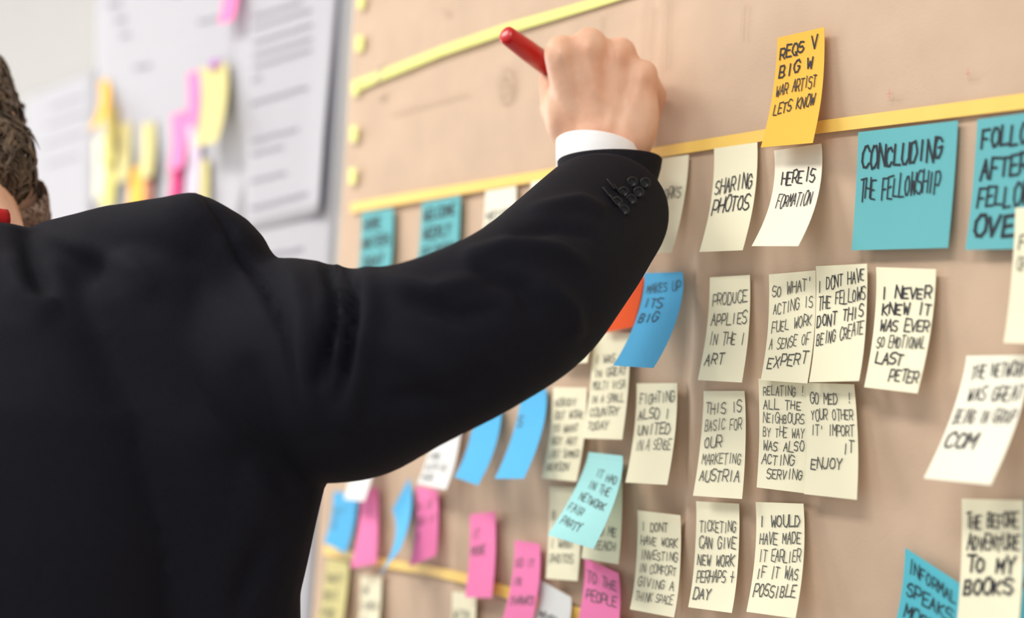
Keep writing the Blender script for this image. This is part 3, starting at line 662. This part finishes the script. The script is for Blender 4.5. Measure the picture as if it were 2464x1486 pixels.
# red cloth at the neck, inside the jacket collar
rc = []
for k in range(15):
    t = math.radians(-120+187*k/14); rc.append((NECK + SIDE*.064*math.sin(t) - FACE*.062*math.cos(t) + Zup*(.004-.03*max(0, -math.degrees(t)-40)/80), .009))
v, f = tubeloft(spline(rc, 3), 12); obj('neck_band', mesh('neck_band', v, f, True), M['red_cloth'], body)

# trousers and shoes (below the frame, he stands on the floor)
tp = [rcone(T(0, 0, .93), .135, T(0, 0, .86), .13)]
for s in (0, 1): tp += [rcone(HIP[s], .105, KNE[s], .078), rcone(KNE[s], .078, ANK[s]+Zup*.01, .07)]
fuse('trousers', tp, .012, 3, M['trouser'], body)
for s in (0, 1):
    fuse('shoe', [rcone(ANK[s]-FACE*.05-Zup*.045, .045, ANK[s]+FACE*.15-Zup*.05, .040), rcone(ANK[s]-Zup*.02, .05, ANK[s]-Zup*.03, .05)], .006, 3, M['shoe'], body)

# eyes
for s in (-1, 1):
    v, f = ellipsoid(HC+HS*s*.031+HF*.079-HU*.002, HS*.012, HF*.012, HU*.012); obj('eye', mesh('eye', v, f, True), M['eye'], body)

# hair and beard: short curved locks on the scalp and jaw
def locks(name, cnt, sampler, length, r0, m, parent, seed, curl=.5):
    rnd = random.Random(seed); vs_, fs = [], []
    for _ in range(cnt):
        s = sampler(rnd)
        if s is None: continue
        p, nrm, flow = s
        L = length*rnd.uniform(.6, 1.3); d = (flow + nrm*rnd.uniform(.05, .35) + V((rnd.uniform(-1, 1), rnd.uniform(-1, 1), rnd.uniform(-1, 1)))*.3).normalized()
        side = d.cross(nrm).normalized() if d.cross(nrm).length > 1e-4 else d.orthogonal()
        ph = rnd.uniform(0, 6.28); q = p.copy(); prev = None
        for k in range(6):
            t = k/5; r = r0*(1-t**2)*rnd.uniform(.9, 1.1)+.0001
            cpt = p + d*L*t + side*(curl*L*.22*math.sin(ph+t*5)) - nrm*(L*.45*t*t) + nrm*.001
            u = side; w_ = nrm; b = len(vs_)
            for i in range(4):
                a_ = math.pi/2*i; vs_.append(cpt + (u*math.cos(a_)*1.5 + w_*math.sin(a_)*.7)*r)
            if prev is not None:
                for i in range(4): fs.append((prev+i, prev+(i+1) % 4, b+(i+1) % 4, b+i))
            prev = b
    return obj(name, mesh(name, vs_, fs, True), m, parent)
HCC = HC+HU*.025
def scalp(rnd):
    a = rnd.uniform(0, 2*math.pi); z = rnd.uniform(-.95, 1); r = math.sqrt(1-z*z)
    x, y = r*math.cos(a), r*math.sin(a)                                   # x side, y forward
    if y > .66 + (z > .5)*.2: return None
    if z < -.80 + max(0, y)*.5: return None
    p = HCC + HS*x*.086 + HF*y*.099 + HU*z*.095
    nrm = (HS*x/.079 + HF*y/.099 + HU*z/.095).normalized()
    fl = (-HU*.8 - HF*.5); fl = (fl - nrm*fl.dot(nrm)).normalized()
    return p, nrm, fl
cap = []
for k in range(0, 13):
    ph = -.75 + (math.pi/2+.75)*k/12; ring = []
    for i in range(40):
        a = 2*math.pi*i/40; x, y = math.cos(ph)*math.cos(a), math.cos(ph)*math.sin(a); z = math.sin(ph)
        lim = max(0, y-.55)
        ring.append(HCC + HS*x*.087 + HF*(y-lim*.35)*.0985 + HU*(z*.095 + lim*.11*max(0, 1-z)))
    cap.append(ring)
v, f = loft(cap); hb = obj('hair', mesh('hair', v, f, True), M['hair'], body)
def nape(rnd):
    d = V((rnd.gauss(0, 1), rnd.gauss(0, 1), rnd.gauss(0, 1))).normalized(); sd = rnd.choice((1, 1, -1))
    if d.dot(HF) > .3: return None
    c = HC + HS*sd*.044 - HU*.046 - HF*.022
    p = c + HS*d.dot(HS)*.034 + HF*d.dot(HF)*.036 + HU*d.dot(HU)*.036
    fl = (-HU - HF*.2); fl = (fl - d*fl.dot(d)).normalized()
    return p, d, fl
nl = locks('hair_locks', 1300, nape, .022, .0024, M['hair'], hb, 6, 1.0); nl['kind'] = 'stuff'
hl = locks('hair_locks', 2600, scalp, .026, .0026, M['hair'], hb, 5, 1.0); hl['kind'] = 'stuff'
def jaw(rnd):
    sd = rnd.choice((1, 1, -1)); t = rnd.uniform(-.25, 1)
    a = HC+HS*sd*.048-HU*.080; b = HC+HS*sd*.026-HU*.105+HF*.062
    ang = rnd.uniform(-2.4, 2.4); up = HU*math.cos(ang+1.2) if False else None
    q = (b-a).normalized(); o1 = (HS*sd - q*(HS*sd).dot(q)).normalized(); o2 = q.cross(o1)
    if o2.dot(HU) > 0: o2 = -o2
    nrm = (o1*math.cos(ang) + o2*math.sin(ang)).normalized()
    p = a.lerp(b, t) + nrm*.0205
    return p, nrm, (-HU*.7 + q*.5).normalized()
bl_ = locks('beard', 4200, jaw, .013, .0010, M['beard'], body, 9, .8); bl_['kind'] = 'stuff'
